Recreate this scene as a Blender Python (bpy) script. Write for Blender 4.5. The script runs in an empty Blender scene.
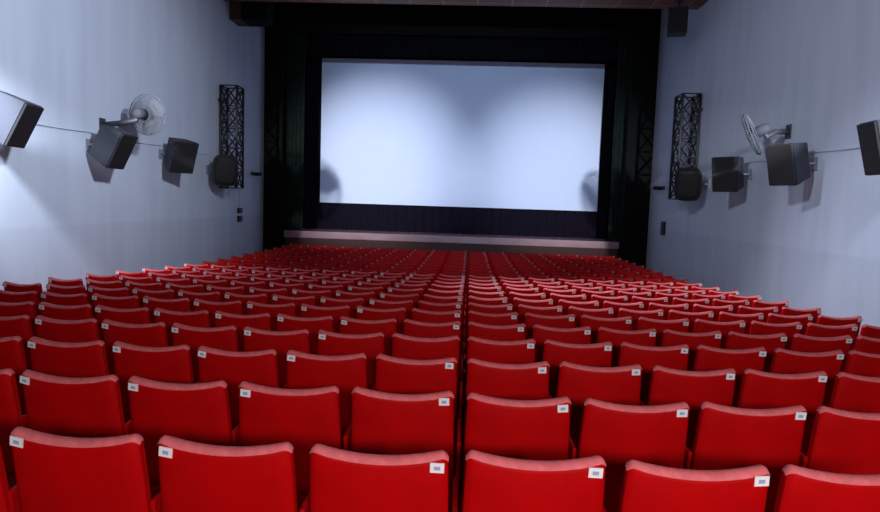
import bpy, bmesh, math, random
from mathutils import Vector, Matrix
random.seed(7)
PI = math.pi
scene = bpy.context.scene
col = scene.collection
CZ = 1.75                      # eye height above the floor of the nearest row

# ------------------------------------------------------------------ helpers
def tag(o, label=None, cat=None, group=None, kind=None):
    if label: o['label'] = label
    if cat: o['category'] = cat
    if group: o['group'] = group
    if kind: o['kind'] = kind
    return o

def empty(name, loc, rot=(0, 0, 0)):
    o = bpy.data.objects.new(name, None)
    o.empty_display_size = 0.1
    o.location = loc
    o.rotation_euler = rot
    col.objects.link(o)
    return o

def obj(name, bm, mats, parent=None, smooth=False, recalc=True):
    if recalc:
        bmesh.ops.recalc_face_normals(bm, faces=bm.faces[:])
    me = bpy.data.meshes.new(name)
    bm.to_mesh(me)
    bm.free()
    if not isinstance(mats, (list, tuple)): mats = [mats]
    for m in mats: me.materials.append(m)
    if smooth:
        for p in me.polygons: p.use_smooth = True
    o = bpy.data.objects.new(name, me)
    col.objects.link(o)
    if parent: o.parent = parent
    return o

def add_box(bm, x0, x1, y0, y1, z0, z1, bev=0.0, mat=0, M=None):
    vs = [bm.verts.new((x, y, z)) for x in (x0, x1) for y in (y0, y1) for z in (z0, z1)]
    fs = [(0, 1, 3, 2), (4, 6, 7, 5), (0, 4, 5, 1), (2, 3, 7, 6), (0, 2, 6, 4), (1, 5, 7, 3)]
    faces = [bm.faces.new([vs[i] for i in f]) for f in fs]
    for f in faces: f.material_index = mat
    bmesh.ops.recalc_face_normals(bm, faces=faces)
    out = list(vs)
    if bev:
        es = list({e for f in faces for e in f.edges})
        r = bmesh.ops.bevel(bm, geom=es, offset=bev, segments=2, affect='EDGES', profile=0.6)
        out = [v for v in set(vs) if v.is_valid] + list({v for f in r['faces'] for v in f.verts})
        out = list(set(out))
        for f in r['faces']: f.material_index = mat
    if M is not None:
        bmesh.ops.transform(bm, matrix=M, verts=out)
    return out

def add_tube(bm, pts, r, n=8, closed=False, mat=0, caps=True):
    pts = [Vector(p) for p in pts]
    rr = r if isinstance(r, (list, tuple)) else [r] * len(pts)
    rings = []
    N = len(pts)
    prev = None
    for i, p in enumerate(pts):
        if closed: d = pts[(i + 1) % N] - pts[i - 1]
        else: d = pts[min(i + 1, N - 1)] - pts[max(i - 1, 0)]
        d.normalize()
        if prev is None:
            a = Vector((0, 0, 1)) if abs(d.z) < 0.9 else Vector((1, 0, 0))
            u = d.cross(a).normalized()
        else:
            u = (prev - d * prev.dot(d)).normalized()
        prev = u
        v = d.cross(u)
        rings.append([bm.verts.new(p + (u * math.cos(2 * PI * k / n) + v * math.sin(2 * PI * k / n)) * rr[i]) for k in range(n)])
    M = N if closed else N - 1
    for i in range(M):
        a, b = rings[i], rings[(i + 1) % N]
        for k in range(n):
            f = bm.faces.new((a[k], a[(k + 1) % n], b[(k + 1) % n], b[k])); f.material_index = mat; f.smooth = True
    if caps and not closed:
        bm.faces.new(rings[0][::-1]).material_index = mat
        bm.faces.new(rings[-1]).material_index = mat

def add_lathe(bm, prof, n=24, M=None, mat=0):
    """prof: list of (radius, z) along local z"""
    vs = []
    rings = []
    for r, z in prof:
        ring = [bm.verts.new((max(r, 1e-4) * math.cos(2 * PI * k / n), max(r, 1e-4) * math.sin(2 * PI * k / n), z)) for k in range(n)]
        rings.append(ring); vs += ring
    for a, b in zip(rings, rings[1:]):
        for k in range(n):
            f = bm.faces.new((a[k], a[(k + 1) % n], b[(k + 1) % n], b[k])); f.smooth = True; f.material_index = mat
    bm.faces.new(rings[0][::-1]).material_index = mat
    bm.faces.new(rings[-1]).material_index = mat
    if M is not None: bmesh.ops.transform(bm, matrix=M, verts=vs)

# ---------------------------------------------------------------- materials
def srgb(r, g, b):
    f = lambda c: (c / 255 / 12.92) if c / 255 <= 0.04045 else ((c / 255 + 0.055) / 1.055) ** 2.4
    return (f(r), f(g), f(b), 1)

def mat(name, rgb, rough=0.6, metal=0.0, noise=0.0, nscale=8.0, bump=0.0, bscale=60.0, spec=0.5, stretch=(1, 1, 1), sheen=0.0):
    m = bpy.data.materials.new(name); m.use_nodes = True
    nt = m.node_tree; N = nt.nodes; L = nt.links
    b = N['Principled BSDF']
    c = srgb(*rgb)
    b.inputs['Base Color'].default_value = c
    b.inputs['Roughness'].default_value = rough
    b.inputs['Metallic'].default_value = metal
    b.inputs['Specular IOR Level'].default_value = spec
    if sheen: b.inputs['Sheen Weight'].default_value = sheen
    tc = N.new('ShaderNodeTexCoord')
    mp = N.new('ShaderNodeMapping'); mp.inputs['Scale'].default_value = stretch
    L.new(tc.outputs['Object'], mp.inputs['Vector'])
    nz = N.new('ShaderNodeTexNoise'); nz.inputs['Scale'].default_value = nscale; nz.inputs['Detail'].default_value = 4
    L.new(mp.outputs['Vector'], nz.inputs['Vector'])
    rp = N.new('ShaderNodeValToRGB')
    k = noise
    rp.color_ramp.elements[0].position = 0.3; rp.color_ramp.elements[1].position = 0.7
    rp.color_ramp.elements[0].color = (c[0] * (1 - k), c[1] * (1 - k), c[2] * (1 - k), 1)
    rp.color_ramp.elements[1].color = (min(1, c[0] * (1 + k)), min(1, c[1] * (1 + k)), min(1, c[2] * (1 + k)), 1)
    L.new(nz.outputs['Fac'], rp.inputs['Fac'])
    L.new(rp.outputs['Color'], b.inputs['Base Color'])
    if bump:
        n2 = N.new('ShaderNodeTexNoise'); n2.inputs['Scale'].default_value = bscale; n2.inputs['Detail'].default_value = 3
        L.new(tc.outputs['Object'], n2.inputs['Vector'])
        bp = N.new('ShaderNodeBump'); bp.inputs['Strength'].default_value = bump; bp.inputs['Distance'].default_value = 0.01
        L.new(n2.outputs['Fac'], bp.inputs['Height'])
        L.new(bp.outputs['Normal'], b.inputs['Normal'])
    return m

M = {}
M['red'] = mat('red_upholstery', (176, 2, 6), rough=0.6, noise=0.1, nscale=5, spec=0.08)
M['darkred'] = mat('dark_red_upholstery', (146, 5, 10), rough=0.7, noise=0.12, nscale=5, spec=0.1)
M['dimred'] = mat('shaded_top_edge', (136, 34, 40), rough=0.75, noise=0.14, nscale=30, spec=0.2)  # darker top edge: dim light of the far rows put into the colour
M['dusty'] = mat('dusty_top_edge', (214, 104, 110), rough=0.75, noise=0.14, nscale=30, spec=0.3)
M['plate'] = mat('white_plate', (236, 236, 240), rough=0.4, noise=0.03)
M['dimplate'] = mat('dimmed_plate', (150, 92, 98), rough=0.6, noise=0.05)  # white plate darkened, so its colour carries the far rows' dimness
M['ink'] = mat('blue_ink', (150, 164, 204), rough=0.6, noise=0.05)
M['leg'] = mat('dark_steel', (112, 14, 18), rough=0.5, noise=0.1)
M['floor'] = mat('floor_dark', (140, 18, 22), rough=0.7, noise=0.2, nscale=2)
M['black'] = mat('black_cabinet', (13, 14, 22), rough=0.6, noise=0.15, bump=0.1)
M['grille'] = mat('black_grille', (10, 11, 19), rough=0.7, noise=0.2, nscale=60, bump=0.3, bscale=160)
M['greybox'] = mat('grey_cabinet', (50, 53, 66), rough=0.6, noise=0.05)
M['midbox'] = mat('mid_grey_cabinet', (40, 44, 56), rough=0.6, noise=0.08)
M['darkbox'] = mat('dark_grey_cabinet', (30, 32, 46), rough=0.6, noise=0.08)
M['truss'] = mat('grey_truss_metal', (19, 21, 32), rough=0.7, metal=0.0, noise=0.1)
M['fan'] = mat('fan_grey', (54, 59, 69), rough=0.9, noise=0.05, spec=0.1)
M['fanwire'] = mat('fan_wire', (56, 61, 71), rough=0.9, noise=0.05, spec=0.1)
M['motor'] = mat('fan_motor', (40, 44, 56), rough=0.8, noise=0.1, spec=0.15)
M['bracket'] = mat('bracket_grey', (112, 118, 138), rough=0.5, noise=0.05)
M['cable'] = mat('cable_grey', (140, 148, 170), rough=0.6, noise=0.05)
M['screen'] = mat('screen_cloth', (196, 212, 250), rough=0.8, noise=0.012, nscale=1.5, spec=0.15)
M['mask'] = mat('black_masking', (10, 11, 18), rough=0.9, noise=0.2, spec=0.1)
M['skirt'] = mat('black_skirt', (16, 12, 28), rough=0.85, noise=0.2, spec=0.1)
M['curt'] = mat('dark_green_curtain', (24, 34, 32), rough=0.95, noise=0.35, nscale=7, spec=0.05)
M['pillar'] = mat('black_pillar', (8, 10, 11), rough=0.8, noise=0.2, spec=0.1)
M['board'] = mat('stage_boards', (142, 114, 126), rough=0.25, noise=0.15, nscale=3, stretch=(0.4, 4, 1))
M['stagefront'] = mat('stage_front', (52, 8, 14), rough=0.7, noise=0.2)
M['brown'] = mat('brown_box', (58, 34, 24), rough=0.7, noise=0.2)

def wall_mat():
    m = bpy.data.materials.new('painted_wall'); m.use_nodes = True
    nt = m.node_tree; N = nt.nodes; L = nt.links
    b = N['Principled BSDF']; b.inputs['Roughness'].default_value = 0.75; b.inputs['Specular IOR Level'].default_value = 0.2
    tc = N.new('ShaderNodeTexCoord')
    mp = N.new('ShaderNodeMapping'); mp.inputs['Scale'].default_value = (1, 2.2, 0.25)
    L.new(tc.outputs['Object'], mp.inputs['Vector'])
    nz = N.new('ShaderNodeTexNoise'); nz.inputs['Scale'].default_value = 1.2; nz.inputs['Detail'].default_value = 5
    L.new(mp.outputs['Vector'], nz.inputs['Vector'])
    rp = N.new('ShaderNodeValToRGB')
    rp.color_ramp.elements[0].position = 0.3; rp.color_ramp.elements[1].position = 0.7
    rp.color_ramp.elements[0].color = srgb(172, 183, 205); rp.color_ramp.elements[1].color = srgb(182, 193, 214)
    L.new(nz.outputs['Fac'], rp.inputs['Fac'])
    # the painted dado below a level line
    sp = N.new('ShaderNodeSeparateXYZ'); L.new(tc.outputs['Object'], sp.inputs['Vector'])
    mr = N.new('ShaderNodeMapRange'); mr.inputs['From Min'].default_value = CZ - 0.62; mr.inputs['From Max'].default_value = CZ - 0.56
    mr.inputs['To Min'].default_value = 0.92; mr.inputs['To Max'].default_value = 1.0
    L.new(sp.outputs['Z'], mr.inputs['Value'])
    mx = N.new('ShaderNodeMix'); mx.data_type = 'RGBA'; mx.blend_type = 'MULTIPLY'; mx.inputs['Factor'].default_value = 1
    L.new(rp.outputs['Color'], mx.inputs[6]); L.new(mr.outputs['Result'], mx.inputs[7])
    L.new(mx.outputs[2], b.inputs['Base Color'])
    return m
M['wall'] = wall_mat()

def ceil_mat():
    m = bpy.data.materials.new('brown_slatted_ceiling'); m.use_nodes = True
    nt = m.node_tree; N = nt.nodes; L = nt.links
    b = N['Principled BSDF']; b.inputs['Roughness'].default_value = 0.6
    tc = N.new('ShaderNodeTexCoord')
    br = N.new('ShaderNodeTexBrick'); br.inputs['Scale'].default_value = 1.0
    br.inputs['Brick Width'].default_value = 0.9; br.inputs['Row Height'].default_value = 0.6; br.inputs['Mortar Size'].default_value = 0.02
    br.offset = 0.0
    br.inputs['Color1'].default_value = srgb(122, 66, 34); br.inputs['Color2'].default_value = srgb(100, 54, 28); br.inputs['Mortar'].default_value = srgb(168, 112, 64)
    L.new(tc.outputs['Object'], br.inputs['Vector'])
    L.new(br.outputs['Color'], b.inputs['Base Color'])
    return m
M['ceil'] = ceil_mat()

# ------------------------------------------------------------------ layout
PITCH, ROWP, Y1 = 0.56, 0.79, 2.124
HT = [0.9104, 0.940, 0.970, 1.004, 1.048, 1.086, 1.132, 1.175, 1.213, 1.250, 1.297, 1.336, 1.371, 1.398,
      1.412, 1.420, 1.427, 1.432, 1.437, 1.441, 1.445, 1.449]
NROW = len(HT)
TAGZ = 0.84
def row_y(r): return Y1 + (r - 1) * ROWP
def row_z(r): return CZ - HT[r - 1] - TAGZ
XL, XR = -6.85, 5.75
YB, YS = -5.0, 20.5            # rear wall, stage front
CEIL = CZ + 5.25
STAGE = CZ - 1.09

# ------------------------------------------------------------------- setting
bm = bmesh.new()
prof = FLOOR = [(YB, 0.30), (0.0, 0.09)] + [(row_y(r), row_z(r)) for r in range(1, NROW + 1)] + [(26.0, row_z(NROW) - 0.01)]
va = [bm.verts.new((XL - 0.1, y, z)) for y, z in prof]; vb = [bm.verts.new((XR + 0.1, y, z)) for y, z in prof]
for i in range(len(prof) - 1): bm.faces.new((va[i], vb[i], vb[i + 1], va[i + 1]))
tag(obj('floor', bm, M['floor']), kind='structure')
for nm, x0, x1 in (('wall_left', XL - 0.15, XL), ('wall_right', XR, XR + 0.15)):
    bm = bmesh.new(); add_box(bm, x0, x1, YB, 20.6, -1.0, CZ + 8.2)
    tag(obj(nm, bm, M['wall']), kind='structure')
bm = bmesh.new(); add_box(bm, XL - 0.15, XR + 0.15, YB - 0.15, YB, -1, CZ + 8.2)
tag(obj('wall_rear', bm, M['wall']), kind='structure')
bm = bmesh.new(); add_box(bm, XL, XR, YB, 17.0, CEIL, CEIL + 0.12)
tag(obj('ceiling', bm, M['ceil']), kind='structure')
# dark void over the stage apron and around the stage house
bm = bmesh.new(); add_box(bm, XL - 0.15, XR + 0.15, 17.0, 26, CZ + 8.0, CZ + 8.2)
tag(obj('ceiling_stage', bm, M['pillar']), kind='structure')
bm = bmesh.new(); add_box(bm, XL - 0.6, XR + 0.6, 25.9, 26.0, -1, CZ + 8.2)
tag(obj('wall_back', bm, M['pillar']), kind='structure')
bm = bmesh.new()
add_box(bm, XL - 0.15, XL - 0.05, 20.6, 25.9, -1, CZ + 8.0)
tag(obj('wall_stage_left', bm, M['pillar']), kind='structure')
bm = bmesh.new()
add_box(bm, XR + 0.05, XR + 0.15, 20.6, 25.9, -1, CZ + 8.0)
tag(obj('wall_stage_right', bm, M['pillar']), kind='structure')
# proscenium piers to either side of the stage
bm = bmesh.new(); add_box(bm, XL, -6.24, 20.3, 20.6, row_z(NROW) - 0.1, CZ + 8.0)
tag(obj('trim_1', bm, M['pillar']), kind='structure')
bm = bmesh.new(); add_box(bm, 4.93, XR, 20.3, 20.6, row_z(NROW) - 0.1, CZ + 8.0)
tag(obj('trim_2', bm, M['pillar']), kind='structure')
bm = bmesh.new(); add_box(bm, -6.24, 4.93, 20.35, 20.6, CZ + 5.4, CZ + 8.0)
tag(obj('trim_3', bm, M['pillar']), kind='structure')

# stage
st = empty('stage', (0, YS, row_z(NROW)))
tag(st, 'low wide stage with glossy boards below the cinema screen', 'stage')
bm = bmesh.new(); add_box(bm, -6.22, 4.91, 0.12, 5.2, STAGE - row_z(NROW) - 0.08, STAGE - row_z(NROW), bev=0.01)
add_box(bm, -6.22, 4.91, 0.0, 0.12, STAGE - row_z(NROW) - 0.23, STAGE - row_z(NROW) + 0.004, bev=0.02)
obj('platform', bm, M['board'], st)
bm = bmesh.new(); add_box(bm, -6.2, 4.89, 0.05, 0.15, -0.02, STAGE - row_z(NROW) - 0.23)
obj('front_panel', bm, M['stagefront'], st)

# cinema screen and its masking
SY = 22.6
def sx(px): return (px - 470.4) / 620 * SY
sc = empty('cinema_screen', (0, SY, STAGE + 0.006))
tag(sc, 'large white cinema screen glowing at the end of the hall', 'screen')
SL, SR, SB, STP = -5.52, 4.55, CZ - 0.13 - STAGE, CZ + 5.05 - STAGE
bm = bmesh.new()
nx, nz = 24, 12
g = [[bm.verts.new((SL + (SR - SL) * i / nx, 0, SB + (STP - SB) * j / nz)) for j in range(nz + 1)] for i in range(nx + 1)]
for i in range(nx):
    for j in range(nz): bm.faces.new((g[i][j], g[i + 1][j], g[i + 1][j + 1], g[i][j + 1]))
obj('screen_cloth', bm, M['screen'], sc)
bm = bmesh.new()
for a, b, c, d in ((SL - 1.1, SL, SB - 0.05, STP + 1.5), (SR, SR + 1.1, SB - 0.05, STP + 1.5), (SL, SR, STP, STP + 1.5)):
    add_box(bm, a, b, -0.02, 0.03, c, d)
obj('masking', bm, M['mask'], sc)
bm = bmesh.new()
n = 260
t0 = [];
for i in range(n + 1):
    x = SL - 1.1 + (SR - SL + 2.2) * i / n
    y = 0.03 * math.sin(i * 0.9) - 0.06
    t0.append((bm.verts.new((x, y, 0.0)), bm.verts.new((x, y, SB))))
for a, b in zip(t0, t0[1:]):
    f = bm.faces.new((a[0], b[0], b[1], a[1])); f.smooth = True
obj('skirt', bm, M['skirt'], sc)

# side curtains hung in folds
def curtain(name, x0, x1, y, z0, z1, folds, amp, m, label, cat='curtain'):
    bm = bmesh.new(); n = folds * 10; rows = 8; g = []
    for i in range(n + 1):
        u = i / n; line = []
        for j in range(rows + 1):
            v = j / rows
            ph = u * folds * 2 * PI + 0.5 * math.sin(v * 3 + u * 5)
            line.append(bm.verts.new((x0 + (x1 - x0) * u, y + amp * math.sin(ph) * (1 - 0.3 * v), z0 + (z1 - z0) * v)))
        g.append(line)
    for i in range(n):
        for j in range(rows):
            f = bm.faces.new((g[i][j], g[i + 1][j], g[i + 1][j + 1], g[i][j + 1])); f.smooth = True
    o = obj(name, bm, m)
    for v in o.data.vertices: v.co -= Vector(((x0 + x1) / 2, y, z0))
    o.location = ((x0 + x1) / 2, y, z0)
    return tag(o, label, cat)
curtain('stage_curtain', -6.78, -5.66, 20.85, STAGE + 0.01, CZ + 6.6, 8, 0.05, M['curt'], 'dark green side curtain hanging left of the screen')
curtain('stage_curtain', 4.60, 5.68, 20.85, STAGE + 0.01, CZ + 6.6, 8, 0.05, M['curt'], 'dark green side curtain hanging right of the screen')
curtain('border_curtain', -6.2, 4.9, 21.0, CZ + 4.78, CZ + 7.6, 40, 0.05, M['mask'], 'black border curtain hanging across above the screen')

# --------------------------------------------------------------------- seats
def half_w(v): return 0.262 - 0.016 * v
ZB, ZT = 0.26, 0.868
LEAN = math.tan(math.radians(9))
def top_z(u):
    a = abs(u)
    z = ZT - 0.022 + 0.033 * u * u
    if a > 0.88: z -= 0.032 * ((a - 0.88) / 0.12) ** 2.2
    return z
US = [-1, -0.985, -0.96, -0.92, -0.88, -0.75, -0.6, -0.4, -0.2, 0, 0.2, 0.4, 0.6, 0.75, 0.88, 0.92, 0.96, 0.985, 1]
def thick(u): return 0.033 * (1 - 0.55 * abs(u) ** 14)
def y_mid(u, z): return 0.034 + (ZT - z) * LEAN - 0.016 * (1 - u * u) + 0.004
def section(u, infl=0.0, arc_only=False):
    t = thick(u) + infl; zt = top_z(u) + infl
    pts = []
    if not arc_only:
        for k in range(6):
            v = k / 6; z = ZB + (zt - t - ZB) * v
            pts.append((half_w((z - ZB) / (ZT - ZB)) * u, y_mid(u, z) - t * (0.85 + 0.15 * v), z))
    a0, a1, n = (0, PI, 10) if not arc_only else (PI * 0.13, PI * 0.80, 10)
    for k in range(n + 1):
        a = a0 + (a1 - a0) * k / n
        z = zt - t + t * math.sin(a)
        pts.append(((half_w(1) + infl) * u, y_mid(u, zt - t) - t * math.cos(a), z))
    if not arc_only:
        for k in range(5, -1, -1):
            v = k / 6; z = ZB + (zt - t - ZB) * v
            pts.append((half_w((z - ZB) / (ZT - ZB)) * u, y_mid(u, z) + t * (0.85 + 0.15 * v), z))
    return pts
def backrest_bm():
    bm = bmesh.new(); S = [[bm.verts.new(p) for p in section(u)] for u in US]
    n = len(S[0])
    for a, b in zip(S, S[1:]):
        for k in range(n):
            f = bm.faces.new((a[k], a[(k + 1) % n], b[(k + 1) % n], b[k])); f.smooth = True
    bm.faces.new(S[0]); bm.faces.new(S[-1][::-1])
    return bm
def trim_bm():
    bm = bmesh.new(); S = [[bm.verts.new(p) for p in section(u, 0.003, True)] for u in US]
    n = len(S[0])
    for a, b in zip(S, S[1:]):
        for k in range(n - 1):
            f = bm.faces.new((a[k], a[k + 1], b[k + 1], b[k])); f.smooth = True
    return bm
PW, PH = 0.050, 0.038
def plate_bm():
    bm = bmesh.new(); add_box(bm, -PW / 2, PW / 2, -0.0025, 0.0025, -PH / 2, PH / 2, bev=0.001)
    return bm
def ink_bm():
    bm = bmesh.new()
    add_box(bm, -0.011, 0.011, -0.0034, -0.0022, -0.008, 0.007, bev=0.0005)
    return bm
def cushion_bm():
    bm = bmesh.new()
    R = Matrix.Translation((0, 0.185, 0.37)) @ Matrix.Rotation(math.radians(4), 4, 'X')
    add_box(bm, -0.20, 0.20, 0.0, 0.36, -0.045, 0.045, bev=0.025, M=R)
    return bm
def leg_bm(s):
    bm = bmesh.new()
    add_box(bm, s * 0.215 - 0.02, s * 0.215 + 0.02, 0.11, 0.15, 0.0, 0.38, bev=0.004)
    add_box(bm, s * 0.215 - 0.03, s * 0.215 + 0.03, 0.02, 0.30, 0.0, 0.025, bev=0.004)
    add_box(bm, s * 0.215 - 0.015, s * 0.215 + 0.015, 0.09, 0.32, 0.27, 0.31, bev=0.004)
    return bm
def armrest_bm():
    bm = bmesh.new()
    add_box(bm, -0.289, -0.271, 0.06, 0.40, 0.0, 0.58, bev=0.004)
    add_box(bm, -0.290, -0.270, 0.05, 0.40, 0.58, 0.62, bev=0.006)
    return bm
PLATE_POS = {}
for side in (-1, 1):
    u = side * 0.86; z = 0.836 - 0.006
    PLATE_POS[side] = (side * 0.206, y_mid(u, z) - thick(u) - 0.0065, z)
# one seat of the kind, then copies of it and of each of its parts
seat0 = empty('cinema_chair', (0, 0, 0))
p_back = obj('backrest', backrest_bm(), M['red'], seat0)
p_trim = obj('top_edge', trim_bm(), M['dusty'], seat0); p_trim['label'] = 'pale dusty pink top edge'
p_plate = obj('number_plate', plate_bm(), M['plate'], seat0); p_plate['label'] = 'small white number plate'
p_ink = obj('printed_mark', ink_bm(), M['ink'], p_plate)
p_cush = obj('seat', cushion_bm(), M['darkred'], seat0)
p_arm = obj('armrest', armrest_bm(), M['red'], seat0)
p_leg1 = obj('leg', leg_bm(-1), M['leg'], seat0)
p_leg2 = obj('leg', leg_bm(1), M['leg'], seat0)
trim_shaded = p_trim.data.copy(); trim_shaded.materials[0] = M['dimred']
plate_dim = p_plate.data.copy(); plate_dim.materials[0] = M['dimplate']
ORD = ['nearest', 'second nearest', 'third nearest', 'fourth nearest', 'fifth nearest', 'sixth nearest', 'seventh nearest', 'eighth nearest',
       'ninth nearest', 'tenth nearest', 'eleventh nearest', 'twelfth nearest', 'thirteenth nearest', 'fourteenth nearest', 'fifteenth nearest',
       'sixteenth nearest', 'seventeenth nearest', 'eighteenth nearest', 'nineteenth nearest', 'twentieth nearest']
NTH = ['first', 'second', 'third', 'fourth', 'fifth', 'sixth', 'seventh', 'eighth', 'ninth', 'tenth']
NO_PLATE = {(4, 0)}
CURVE = 0.0105
def floor_z(y):
    for (y0, z0), (y1, z1) in zip(FLOOR, FLOOR[1:]):
        if y0 <= y <= y1: return z0 + (z1 - z0) * (y - y0) / (y1 - y0)
    return FLOOR[-1][1]
def seat_matrix(r, c):
    rnd = random.Random(r * 101 + c * 7 + 5)
    x = (c - 0.5) * PITCH - 0.013 + rnd.uniform(-0.002, 0.002)
    y = row_y(r) - 0.03 + rnd.uniform(-0.008, 0.008) + CURVE * (x + 0.35) ** 2   # rows bow toward the screen at their ends
    return (x, y, floor_z(y)), math.atan(2 * CURVE * (x + 0.35)) + rnd.uniform(-0.004, 0.004), rnd
cells = []
for r in range(1, NROW + 1):
    for c in range(-9, 9):
        y = row_y(r); x = (c - 0.5) * PITCH
        px = 470.4 + x / y * 620 + 4
        if px - 0.3 / y * 620 > 900 or px + 0.3 / y * 620 < -25: continue
        cells.append((r, c))
individual, rest = cells[:300], cells[300:]
first = True
for r, c in individual:
    loc, rz, rnd = seat_matrix(r, c)
    if first: s = seat0
    else:
        s = seat0.copy(); col.objects.link(s)
    s.location = loc; s.rotation_euler = (rnd.uniform(-0.012, 0.012), 0, rz)
    side = 1 if c >= 0 else -1
    where = (NTH[c - 1] + ' chair right' if c > 0 else NTH[-c] + ' chair left') + ' of the middle gap'
    tag(s, 'red cinema chair in the ' + ORD[r - 1] + ' row, ' + where, 'chair', 'red cinema chairs in rows facing the screen')
    parts = [p_back, p_trim, p_cush, p_arm, p_leg1, p_leg2]
    if first:
        p_plate.location = PLATE_POS[side]
        p_plate.rotation_euler = (LEAN, 0, 0)
        first = False
        continue
    for p in parts:
        q = p.copy(); col.objects.link(q); q.parent = s
        if p is p_trim and r >= 14: q.data = trim_shaded; q['label'] = 'red top edge with shade in its colour'
    if (r, c) not in NO_PLATE:
        q = p_plate.copy(); col.objects.link(q); q.parent = s
        px, py, pz = PLATE_POS[side]
        q.location = (px + rnd.uniform(-0.006, 0.006), py, pz + rnd.uniform(-0.004, 0.004))
        q.rotation_euler = (LEAN, rnd.uniform(-0.06, 0.06) + (0.16 if side < 0 else -0.03), 0)
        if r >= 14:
            q.data = plate_dim; q['label'] = 'small number plate with dimness in its colour'
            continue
        k = p_ink.copy(); col.objects.link(k); k.parent = q
# the farthest seats, beyond the three hundred that show largest
bm = bmesh.new()
for r, c in rest:
    loc, rz, rnd = seat_matrix(r, c)
    T = Matrix.Translation(loc) @ Matrix.Rotation(rz, 4, 'Z')
    side = 1 if c >= 0 else -1
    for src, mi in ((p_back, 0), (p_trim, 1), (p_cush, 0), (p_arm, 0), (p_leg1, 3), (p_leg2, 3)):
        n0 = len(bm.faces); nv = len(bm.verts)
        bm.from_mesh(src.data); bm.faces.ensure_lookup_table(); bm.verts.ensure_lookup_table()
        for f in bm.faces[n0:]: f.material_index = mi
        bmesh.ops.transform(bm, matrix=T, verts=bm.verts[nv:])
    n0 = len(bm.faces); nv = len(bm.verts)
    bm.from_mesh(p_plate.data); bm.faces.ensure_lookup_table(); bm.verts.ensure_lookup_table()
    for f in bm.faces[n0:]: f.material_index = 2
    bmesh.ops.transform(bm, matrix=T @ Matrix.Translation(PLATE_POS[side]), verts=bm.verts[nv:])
if rest:
    o = obj('distant_cinema_chairs', bm, [M['red'], M['dimred'], M['dimplate'], M['leg']], recalc=False)
    tag(o, 'farthest rows of red cinema chairs just before the stage', 'chairs', kind='stuff')

# -------------------------------------------------------------- wall fixtures
def frame(origin, yaw, tilt, side):
    """local: +X out of the cabinet face, Y across, Z up; side=+1 for the left wall (faces +X), -1 right"""
    base = Matrix.Rotation(0 if side > 0 else PI, 4, 'Z')
    return base, Matrix.Rotation(side * yaw, 4, 'Z') @ Matrix.Rotation(tilt, 4, 'Y')

def speaker(wx, y, z, side, yaw, tilt, bodymat, label, W=0.42, H=0.62, D=0.40, off=0.42):
    """box loudspeaker on a wall bracket; root sits on the wall"""
    root = empty('loudspeaker', (wx, y, CZ + z), (0, 0, 0 if side > 0 else PI))
    tag(root, label, 'speaker', 'loudspeakers along the side walls')
    # yaw turns the face toward the rear of the hall (-Y world)
    T = Matrix.Translation((off, 0, 0)) @ Matrix.Rotation(-yaw * side, 4, 'Z') @ Matrix.Rotation(tilt, 4, 'Y')
    bm = bmesh.new()
    vs = []
    for x, w, h in ((-D / 2, W * 0.36, H * 0.42), (D / 2, W * 0.5, H * 0.5)):
        for sy, sz in ((-1, -1), (1, -1), (1, 1), (-1, 1)):
            vs.append(bm.verts.new((x, sy * w, sz * h)))
    fs = [bm.faces.new(vs[0:4][::-1]), bm.faces.new(vs[4:8])]
    for k in range(4): fs.append(bm.faces.new((vs[k], vs[(k + 1) % 4], vs[4 + (k + 1) % 4], vs[4 + k])))
    bmesh.ops.recalc_face_normals(bm, faces=bm.faces[:])
    bmesh.ops.bevel(bm, geom=bm.edges[:], offset=0.012, segments=2, affect='EDGES')
    bmesh.ops.transform(bm, matrix=T, verts=bm.verts[:])
    obj('cabinet', bm, bodymat, root)
    bm = bmesh.new()
    add_box(bm, D / 2 - 0.01, D / 2 + 0.028, -W * 0.485, W * 0.485, -H * 0.485, H * 0.485, bev=0.012, M=T)
    obj('grille', bm, M['grille'], root)
    bm = bmesh.new()
    add_box(bm, 0.0, 0.02, -0.07, 0.07, -0.11, 0.11, bev=0.004)
    back = T @ Vector((-D / 2 + 0.05, 0, 0))
    add_tube(bm, [(0.01, 0, 0.0), (back.x * 0.5, back.y * 0.5, back.z * 0.5 - 0.02), tuple(back)], 0.022, 8)
    obj('mounting_bracket', bm, M['bracket'], root)
    return root
R = math.radians
speaker(XL, 8.36, 0.98, 1, R(-6), R(27), M['greybox'], 'pale grey loudspeaker with black front, nearest on the left wall', W=0.42, H=0.66, D=0.5, off=0.44)
speaker(XL, 10.85, 0.82, 1, R(4), R(27), M['midbox'], 'grey loudspeaker under the fan on the left wall', W=0.46, H=0.68, D=0.46, off=0.44)
speaker(XL, 13.45, 0.87, 1, R(34), R(22), M['darkbox'], 'dark loudspeaker between the left fan and the left truss', W=0.55, H=0.72, D=0.42, off=0.43)
speaker(XR, 8.35, 0.93, -1, R(-4), R(14), M['midbox'], 'dark fronted loudspeaker at the right edge, nearest on the right wall', W=0.42, H=0.70, D=0.42, off=0.40)
speaker(XR, 10.75, 0.86, -1, R(24), R(14), M['darkbox'], 'dark loudspeaker below the fan on the right wall', W=0.52, H=0.70, D=0.42, off=0.43)
speaker(XR, 13.15, 0.80, -1, R(40), R(10), M['darkbox'], 'dark loudspeaker between the right fan and the right truss', W=0.54, H=0.72, D=0.40, off=0.44)

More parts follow.
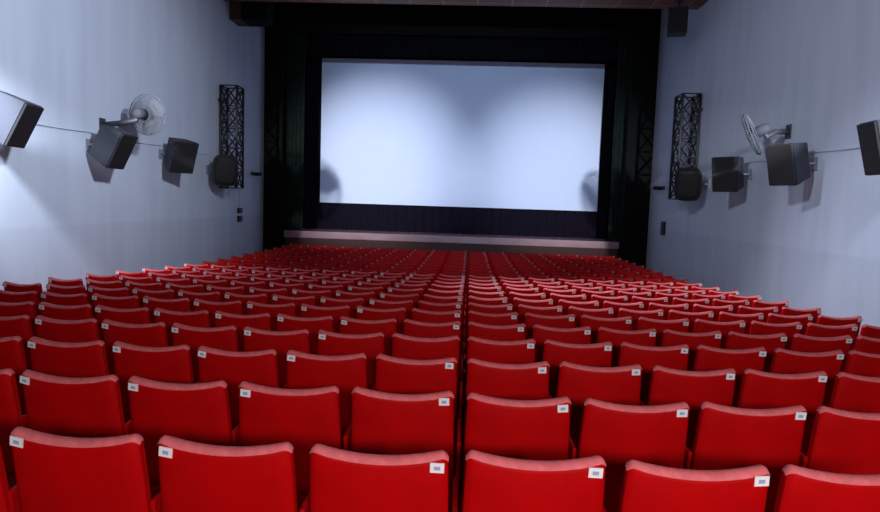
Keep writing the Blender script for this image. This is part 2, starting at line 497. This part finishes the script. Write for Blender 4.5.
# speakers hung at the foot of each truss: rounded drum shapes
def drum(wx, y, z, side, label):
    root = empty('stage_loudspeaker', (wx, y, CZ + z), (0, 0, 0 if side > 0 else PI))
    tag(root, label, 'speaker', 'rounded loudspeakers under the trusses')
    T = Matrix.Translation((0.46, 0, 0)) @ Matrix.Rotation(-R(58) * side, 4, 'Z') @ Matrix.Rotation(R(8), 4, 'Y')
    def loft(prof, bm):
        rings = []
        for x, w, h in prof:
            ring = []
            for k in range(32):
                a = 2 * PI * k / 32; cx, cy = math.cos(a), math.sin(a)
                e = 0.55
                ring.append(bm.verts.new(T @ Vector((x, w * math.copysign(abs(cx) ** e, cx), h * math.copysign(abs(cy) ** e, cy)))))
            rings.append(ring)
        for a, b in zip(rings, rings[1:]):
            for k in range(32):
                f = bm.faces.new((a[k], a[(k + 1) % 32], b[(k + 1) % 32], b[k])); f.smooth = True
        bm.faces.new(rings[0][::-1]); bm.faces.new(rings[-1])
    bm = bmesh.new(); loft([(-0.19, 0.16, 0.22), (-0.17, 0.22, 0.29), (0.0, 0.30, 0.38), (0.12, 0.32, 0.41), (0.16, 0.31, 0.40)], bm)
    obj('housing', bm, M['black'], root)
    bm = bmesh.new(); loft([(0.15, 0.29, 0.38), (0.175, 0.28, 0.37), (0.19, 0.20, 0.27), (0.195, 0.04, 0.05)], bm)
    obj('grille', bm, M['grille'], root)
    bm = bmesh.new()
    add_box(bm, 0.0, 0.02, -0.08, 0.08, -0.12, 0.12)
    b = T @ Vector((-0.15, 0, 0))
    add_tube(bm, [(0.01, 0, 0), tuple(b)], 0.025, 8)
    obj('mounting_bracket', bm, M['bracket'], root)
    return root
drum(XL, 15.9, 0.66, 1, 'black rounded loudspeaker at the foot of the left truss')
drum(XR, 15.45, 0.66, -1, 'black rounded loudspeaker at the foot of the right truss')

# box trusses standing off the walls
def truss(wx, y0, z0, z1, side, label, wy=0.46):
    root = empty('box_truss', (wx, y0, CZ + z0))
    tag(root, label, 'truss', 'lattice trusses on the side walls')
    xs = (side * 0.06, side * 0.50); ys = (0.0, wy); H = z1 - z0
    for x in xs:
        for y in ys:
            bm = bmesh.new(); add_tube(bm, [(x, y, 0), (x, y, H)], 0.034, 8); obj('chord', bm, M['truss'], root)
    N = 5
    bm = bmesh.new()
    def lat(p, q):
        for k in range(N):
            za, zb = H * k / N, H * (k + 1) / N
            zm = (za + zb) / 2
            mid = [(p[i] + q[i]) / 2 for i in (0, 1)]
            add_tube(bm, [(p[0], p[1], za), (q[0], q[1], zb)], 0.021, 6)
            add_tube(bm, [(q[0], q[1], za), (p[0], p[1], zb)], 0.021, 6)
            add_tube(bm, [(p[0], p[1], za), (q[0], q[1], za)], 0.014, 6)
        add_tube(bm, [(p[0], p[1], H), (q[0], q[1], H)], 0.018, 6)
    A, B, C, D = (xs[0], ys[0]), (xs[1], ys[0]), (xs[1], ys[1]), (xs[0], ys[1])
    for p, q in ((A, B), (B, C), (C, D), (D, A)): lat(p, q)
    obj('lattice', bm, M['truss'], root)
    for z in (0.4, H - 0.4):
        for y in ys:
            bm = bmesh.new()
            add_box(bm, min(-side * 0.002, side * 0.06), max(-side * 0.002, side * 0.06), y - 0.04, y + 0.04, z - 0.04, z + 0.04)
            obj('mounting_block', bm, M['truss'], root)
truss(XL, 16.62, 0.22, 2.95, 1, 'tall dark lattice truss mounted on the left wall')
truss(XR, 16.2, 0.30, 2.95, -1, 'tall dark lattice truss mounted on the right wall', 0.55)

# wall fans
def fan(center, nrm, wall_pt, label, rad=0.33):
    c = Vector(center); nv = Vector(nrm).normalized(); w = Vector(wall_pt)
    root = empty('electric_fan', w)
    tag(root, label, 'fan', 'fans on the side walls')
    rot = nv.to_track_quat('Z', 'Y').to_matrix().to_4x4()
    T = Matrix.Translation(c - w) @ rot
    # guard: rings and radial wires, front and rear halves
    bm = bmesh.new()
    def ring(r, z, t):
        add_tube(bm, [T @ Vector((r * math.cos(a), r * math.sin(a), z)) for a in [2 * PI * k / 36 for k in range(36)]], t, 5, closed=True)
    ring(rad, 0, 0.008)
    for s in (-1, 1):
        ring(rad * 0.93, s * 0.045, 0.004); ring(rad * 0.6, s * 0.075, 0.004); ring(rad * 0.27, s * 0.085, 0.005)
        for k in range(60):
            a = 2 * PI * k / 60
            add_tube(bm, [T @ Vector((r * math.cos(a), r * math.sin(a), z)) for r, z in ((rad * 0.25, s * 0.086), (rad * 0.6, s * 0.076), (rad * 0.93, s * 0.046), (rad, 0))], 0.0034, 4)
    add_lathe(bm, [(rad * 0.25, 0.080), (rad * 0.25, 0.09), (rad * 0.1, 0.095)], 18, T)
    obj('guard', bm, M['fanwire'], root)
    for k in range(3):                       # blades at rest
        bm = bmesh.new()
        a0 = 2 * PI * k / 3 + 0.5; gr = []
        for i in range(7):
            t = i / 6; r = 0.05 + (rad * 0.9 - 0.05) * t
            wd = 0.30 + 0.42 * math.sin(PI * (0.15 + 0.75 * t))
            gr.append([bm.verts.new(T @ Vector((r * math.cos(a0 + (q - 0.5) * 2 * wd), r * math.sin(a0 + (q - 0.5) * 2 * wd), (q - 0.5) * 0.05))) for q in (0, 0.25, 0.5, 0.75, 1)])
        for a, b in zip(gr, gr[1:]):
            for q in range(4):
                f = bm.faces.new((a[q], a[q + 1], b[q + 1], b[q])); f.smooth = True
        obj('blade', bm, M['fan'], root)
    bm = bmesh.new(); add_lathe(bm, [(0.03, -0.03), (0.055, -0.03), (0.055, 0.03), (0.03, 0.045)], 16, T); obj('hub', bm, M['motor'], root)
    bm = bmesh.new(); add_lathe(bm, [(0.05, -0.32), (0.09, -0.29), (0.10, -0.2), (0.10, -0.1), (0.06, -0.075)], 18, T); obj('motor', bm, M['motor'], root)
    bm = bmesh.new()
    m = T @ Vector((0, 0, -0.2))
    add_tube(bm, [(0, 0, 0), (m.x * 0.55, m.y * 0.6, m.z * 0.35 - 0.02), (m.x * 0.9, m.y * 0.95, m.z - 0.12), tuple(m)], [0.055, 0.05, 0.045, 0.03], 10)
    sgn = 1 if c.x > w.x else -1
    add_box(bm, min(0, sgn * 0.02), max(0, sgn * 0.02), -0.09, 0.09, -0.13, 0.13, bev=0.004)
    obj('support_arm', bm, M['midbox'], root)
fan((-6.12, 11.55, CZ + 1.47), (0.16, 0.98, 0.06), (XL, 11.30, CZ + 1.22), 'round grey caged fan facing the screen on the left wall', 0.38)
fan((5.05, 11.65, CZ + 1.42), (-0.82, 0.44, -0.40), (XR, 11.75, CZ + 1.50), 'grey caged fan seen edge-on on the right wall', 0.40)

# cables along the walls
def cable(pts, label, r=0.006):
    bm = bmesh.new(); o0 = Vector(pts[0])
    add_tube(bm, [Vector(p) - o0 for p in pts], r, 6)
    o = obj('speaker_cable', bm, M['cable']); o.location = o0
    tag(o, label, 'cable')
def sag(x, ys, z):
    out = []
    for a, b in zip(ys, ys[1:]):
        for k in range(8):
            t = k / 8; out.append((x, a + (b - a) * t, CZ + z - 0.03 * 4 * t * (1 - t)))
    out.append((x, ys[-1], CZ + z)); return out
cable(sag(XL + 0.010, [8.62, 10.85, 13.45, 15.9], 1.05), 'thin grey cable running between the loudspeakers on the left wall')
cable(sag(XR - 0.010, [8.55, 10.75, 13.15, 15.45], 1.05), 'thin grey cable running between the loudspeakers on the right wall')
cable([(XL + 0.010, 18.1, CZ + 0.3), (XL + 0.010, 18.12, CZ - 0.4)], 'thin grey cable dropping from the left truss to the switch boxes')

def switch(x, y, z, side, w, h, label):
    root = empty('switch_box', (x, y, CZ + z)); tag(root, label, 'switch')
    bm = bmesh.new(); add_box(bm, min(0, side * 0.07), max(0, side * 0.07), -w / 2, w / 2, -h / 2, h / 2, bev=0.01); obj('box', bm, M['black'], root)
    bm = bmesh.new(); add_box(bm, min(side * 0.07, side * 0.08), max(side * 0.07, side * 0.08), -w / 4, w / 4, -h / 4, h / 4, bev=0.003); obj('rocker', bm, M['darkbox'], root)
switch(XL, 18.12, -0.42, 1, 0.26, 0.15, 'small dark switch box under the left truss, upper of two')
switch(XL, 18.12, -0.66, 1, 0.26, 0.17, 'small dark switch box under the left truss, lower of two')
switch(XR, 18.65, -0.53, -1, 0.26, 0.40, 'small dark upright switch box low on the right wall')

def fitting(x, y, z, side, label):
    root = empty('security_camera', (x, y, CZ + z)); tag(root, label, 'wall fitting')
    bm = bmesh.new(); add_box(bm, min(-side * 0.003, side * 0.02), max(-side * 0.003, side * 0.02), -0.06, 0.06, -0.06, 0.06)
    add_tube(bm, [(side * 0.01, 0, 0), (side * 0.10, -0.02, 0.02), (side * 0.16, -0.03, -0.02)], 0.02, 8); obj('bracket', bm, M['black'], root)
    bm = bmesh.new(); T = Matrix.Translation((side * 0.2, -0.06, -0.02)) @ Matrix.Rotation(side * 0.9, 4, 'Z')
    add_box(bm, -0.06, 0.06, -0.16, 0.14, -0.05, 0.06, bev=0.015, M=T); obj('housing', bm, M['black'], root)
    bm = bmesh.new(); add_lathe(bm, [(0.035, 0), (0.035, 0.02), (0.02, 0.025)], 12, T @ Matrix.Translation((0, -0.16, 0)) @ Matrix.Rotation(PI / 2, 4, 'X')); obj('lens', bm, M['grille'], root)
fitting(XL, 19.2, 0.72, 1, 'small dark fitting on the left wall between truss and curtain')
fitting(XR, 18.9, 0.66, -1, 'small dark fitting on the right wall between truss and curtain')

# boxes high on the walls at the end of the ceiling
bm = bmesh.new()
add_box(bm, XL + 0.32, XL + 1.02, 17.35, 18.05, CZ + 4.87, CZ + 5.87, bev=0.01)
add_box(bm, XL, XL + 0.318, 17.35, 18.05, CZ + 4.87, CZ + 5.87, bev=0.01, mat=1)
tag(obj('trim_4', bm, [M['pillar'], M['brown']]), kind='structure')
root = empty('hanging_loudspeaker', (5.02, 16.3, CZ + 4.42)); tag(root, 'dark square loudspeaker high on the right wall by the ceiling end', 'speaker')
T = Matrix.Rotation(R(-12), 4, 'Z')
bm = bmesh.new(); add_box(bm, -0.22, 0.24, -0.14, 0.26, 0.0, 0.64, bev=0.015, M=T); obj('cabinet', bm, M['darkbox'], root)
bm = bmesh.new(); add_box(bm, -0.21, 0.23, -0.16, -0.13, 0.02, 0.62, bev=0.008, M=T); obj('grille', bm, M['grille'], root)
bm = bmesh.new(); add_tube(bm, [(0.05, 0.05, 0.62), (0.05, 0.05, 0.83)], 0.02, 8); add_box(bm, -0.05, 0.15, -0.05, 0.15, 0.82, 0.83); obj('ceiling_bracket', bm, M['black'], root)

# -------------------------------------------------------------------- lights
def spot(name, loc, target, power, angle, blend, radius, color):
    L = bpy.data.lights.new(name, 'SPOT'); L.energy = power; L.spot_size = R(angle); L.spot_blend = blend; L.shadow_soft_size = radius; L.color = color
    o = bpy.data.objects.new(name, L); col.objects.link(o); o.location = loc
    o.rotation_euler = (Vector(target) - Vector(loc)).to_track_quat('-Z', 'Y').to_euler()
    return o
def area(name, loc, target, power, sx_, sy_, color):
    L = bpy.data.lights.new(name, 'AREA'); L.shape = 'RECTANGLE'; L.size = sx_; L.size_y = sy_; L.energy = power; L.color = color
    o = bpy.data.objects.new(name, L); col.objects.link(o); o.location = loc
    o.rotation_euler = (Vector(target) - Vector(loc)).to_track_quat('-Z', 'Y').to_euler()
    return o
COOL = (0.86, 0.92, 1.0)
def point(name, loc, power, radius, color):
    L = bpy.data.lights.new(name, 'POINT'); L.energy = power; L.shadow_soft_size = radius; L.color = color
    o = bpy.data.objects.new(name, L); col.objects.link(o); o.location = loc
LL, LR = (-6.22, 6.3, CZ + 2.03), (5.2, 6.3, CZ + 2.03)
WARM = (1.0, 0.98, 0.95)
spot('wall_lamp_left', LL, (-3.5, SY, CZ + 1.0), 10800, 28, 1.0, 0.06, WARM)
spot('wall_lamp_right', LR, (3.1, SY, CZ + 0.8), 8600, 28, 1.0, 0.06, WARM)
spot('fill_spot_screen', (0.0, -3.0, CZ + 3.0), (-0.5, SY, CZ + 2.2), 7000, 34, 1.0, 0.05, (0.66, 0.82, 1.0))  # added unseen fill that evens out the light on the screen
spot('wall_lamp_left_glow', LL, (XL - 0.9, 10.0, CZ - 0.9), 2000, 66, 0.9, 0.16, COOL)
spot('wall_lamp_right_glow', LR, (XR + 0.7, 10.0, CZ - 0.7), 560, 74, 0.9, 0.18, COOL)
spot('fill_spot_left_wall', (3.0, 3.0, CZ + 4.8), (XL, 10.6, CZ + 2.0), 6000, 46, 1.0, 0.4, COOL)  # added fill to brighten the left wall, no such lamp known
spot('fill_spot_right_wall', (-3.5, 2.5, CZ + 4.8), (XR, 12.0, CZ + 1.6), 2300, 44, 1.0, 0.4, COOL)  # added fill for the right wall, source unseen
spot('fill_spot_seat_tops', (-1.5, 9.3, CZ + 4.9), (3.0, 9.0, CZ - 1.4), 2500, 62, 1.0, 0.3, COOL)  # added spot that puts highlights on the right-hand seat tops
area('fill_area_seat_backs', (0.9, -1.6, CZ + 0.5), (0.7, 3.0, CZ - 1.0), 160, 1.6, 0.3, (1.0, 0.97, 0.95))  # added fill behind the camera to light the seat backs

w = bpy.data.worlds.new('World'); scene.world = w; w.use_nodes = True
w.node_tree.nodes['Background'].inputs['Color'].default_value = (0.5, 0.6, 0.9, 1)
w.node_tree.nodes['Background'].inputs['Strength'].default_value = 0.02

# -------------------------------------------------------------------- camera
F, YAW, PIT, ROLL = 620.0, 0.0461, 0.0855, 0.0329
f = Vector((-math.sin(YAW) * math.cos(PIT), math.cos(YAW) * math.cos(PIT), -math.sin(PIT)))
r = Vector((math.cos(YAW), math.sin(YAW), 0)); u = r.cross(f)
r2 = math.cos(ROLL) * r + math.sin(ROLL) * u; u2 = -math.sin(ROLL) * r + math.cos(ROLL) * u
cam = bpy.data.cameras.new('camera'); cam.sensor_width = 36; cam.lens = F / 880 * 36; cam.clip_end = 200; cam.clip_start = 0.02
co = bpy.data.objects.new('camera', cam); col.objects.link(co)
mw = Matrix((r2, u2, -f)).transposed().to_4x4(); mw.translation = Vector((0, 0, CZ))
co.matrix_world = mw
scene.camera = co
scene.view_settings.view_transform = 'Standard'
scene.view_settings.look = 'None'
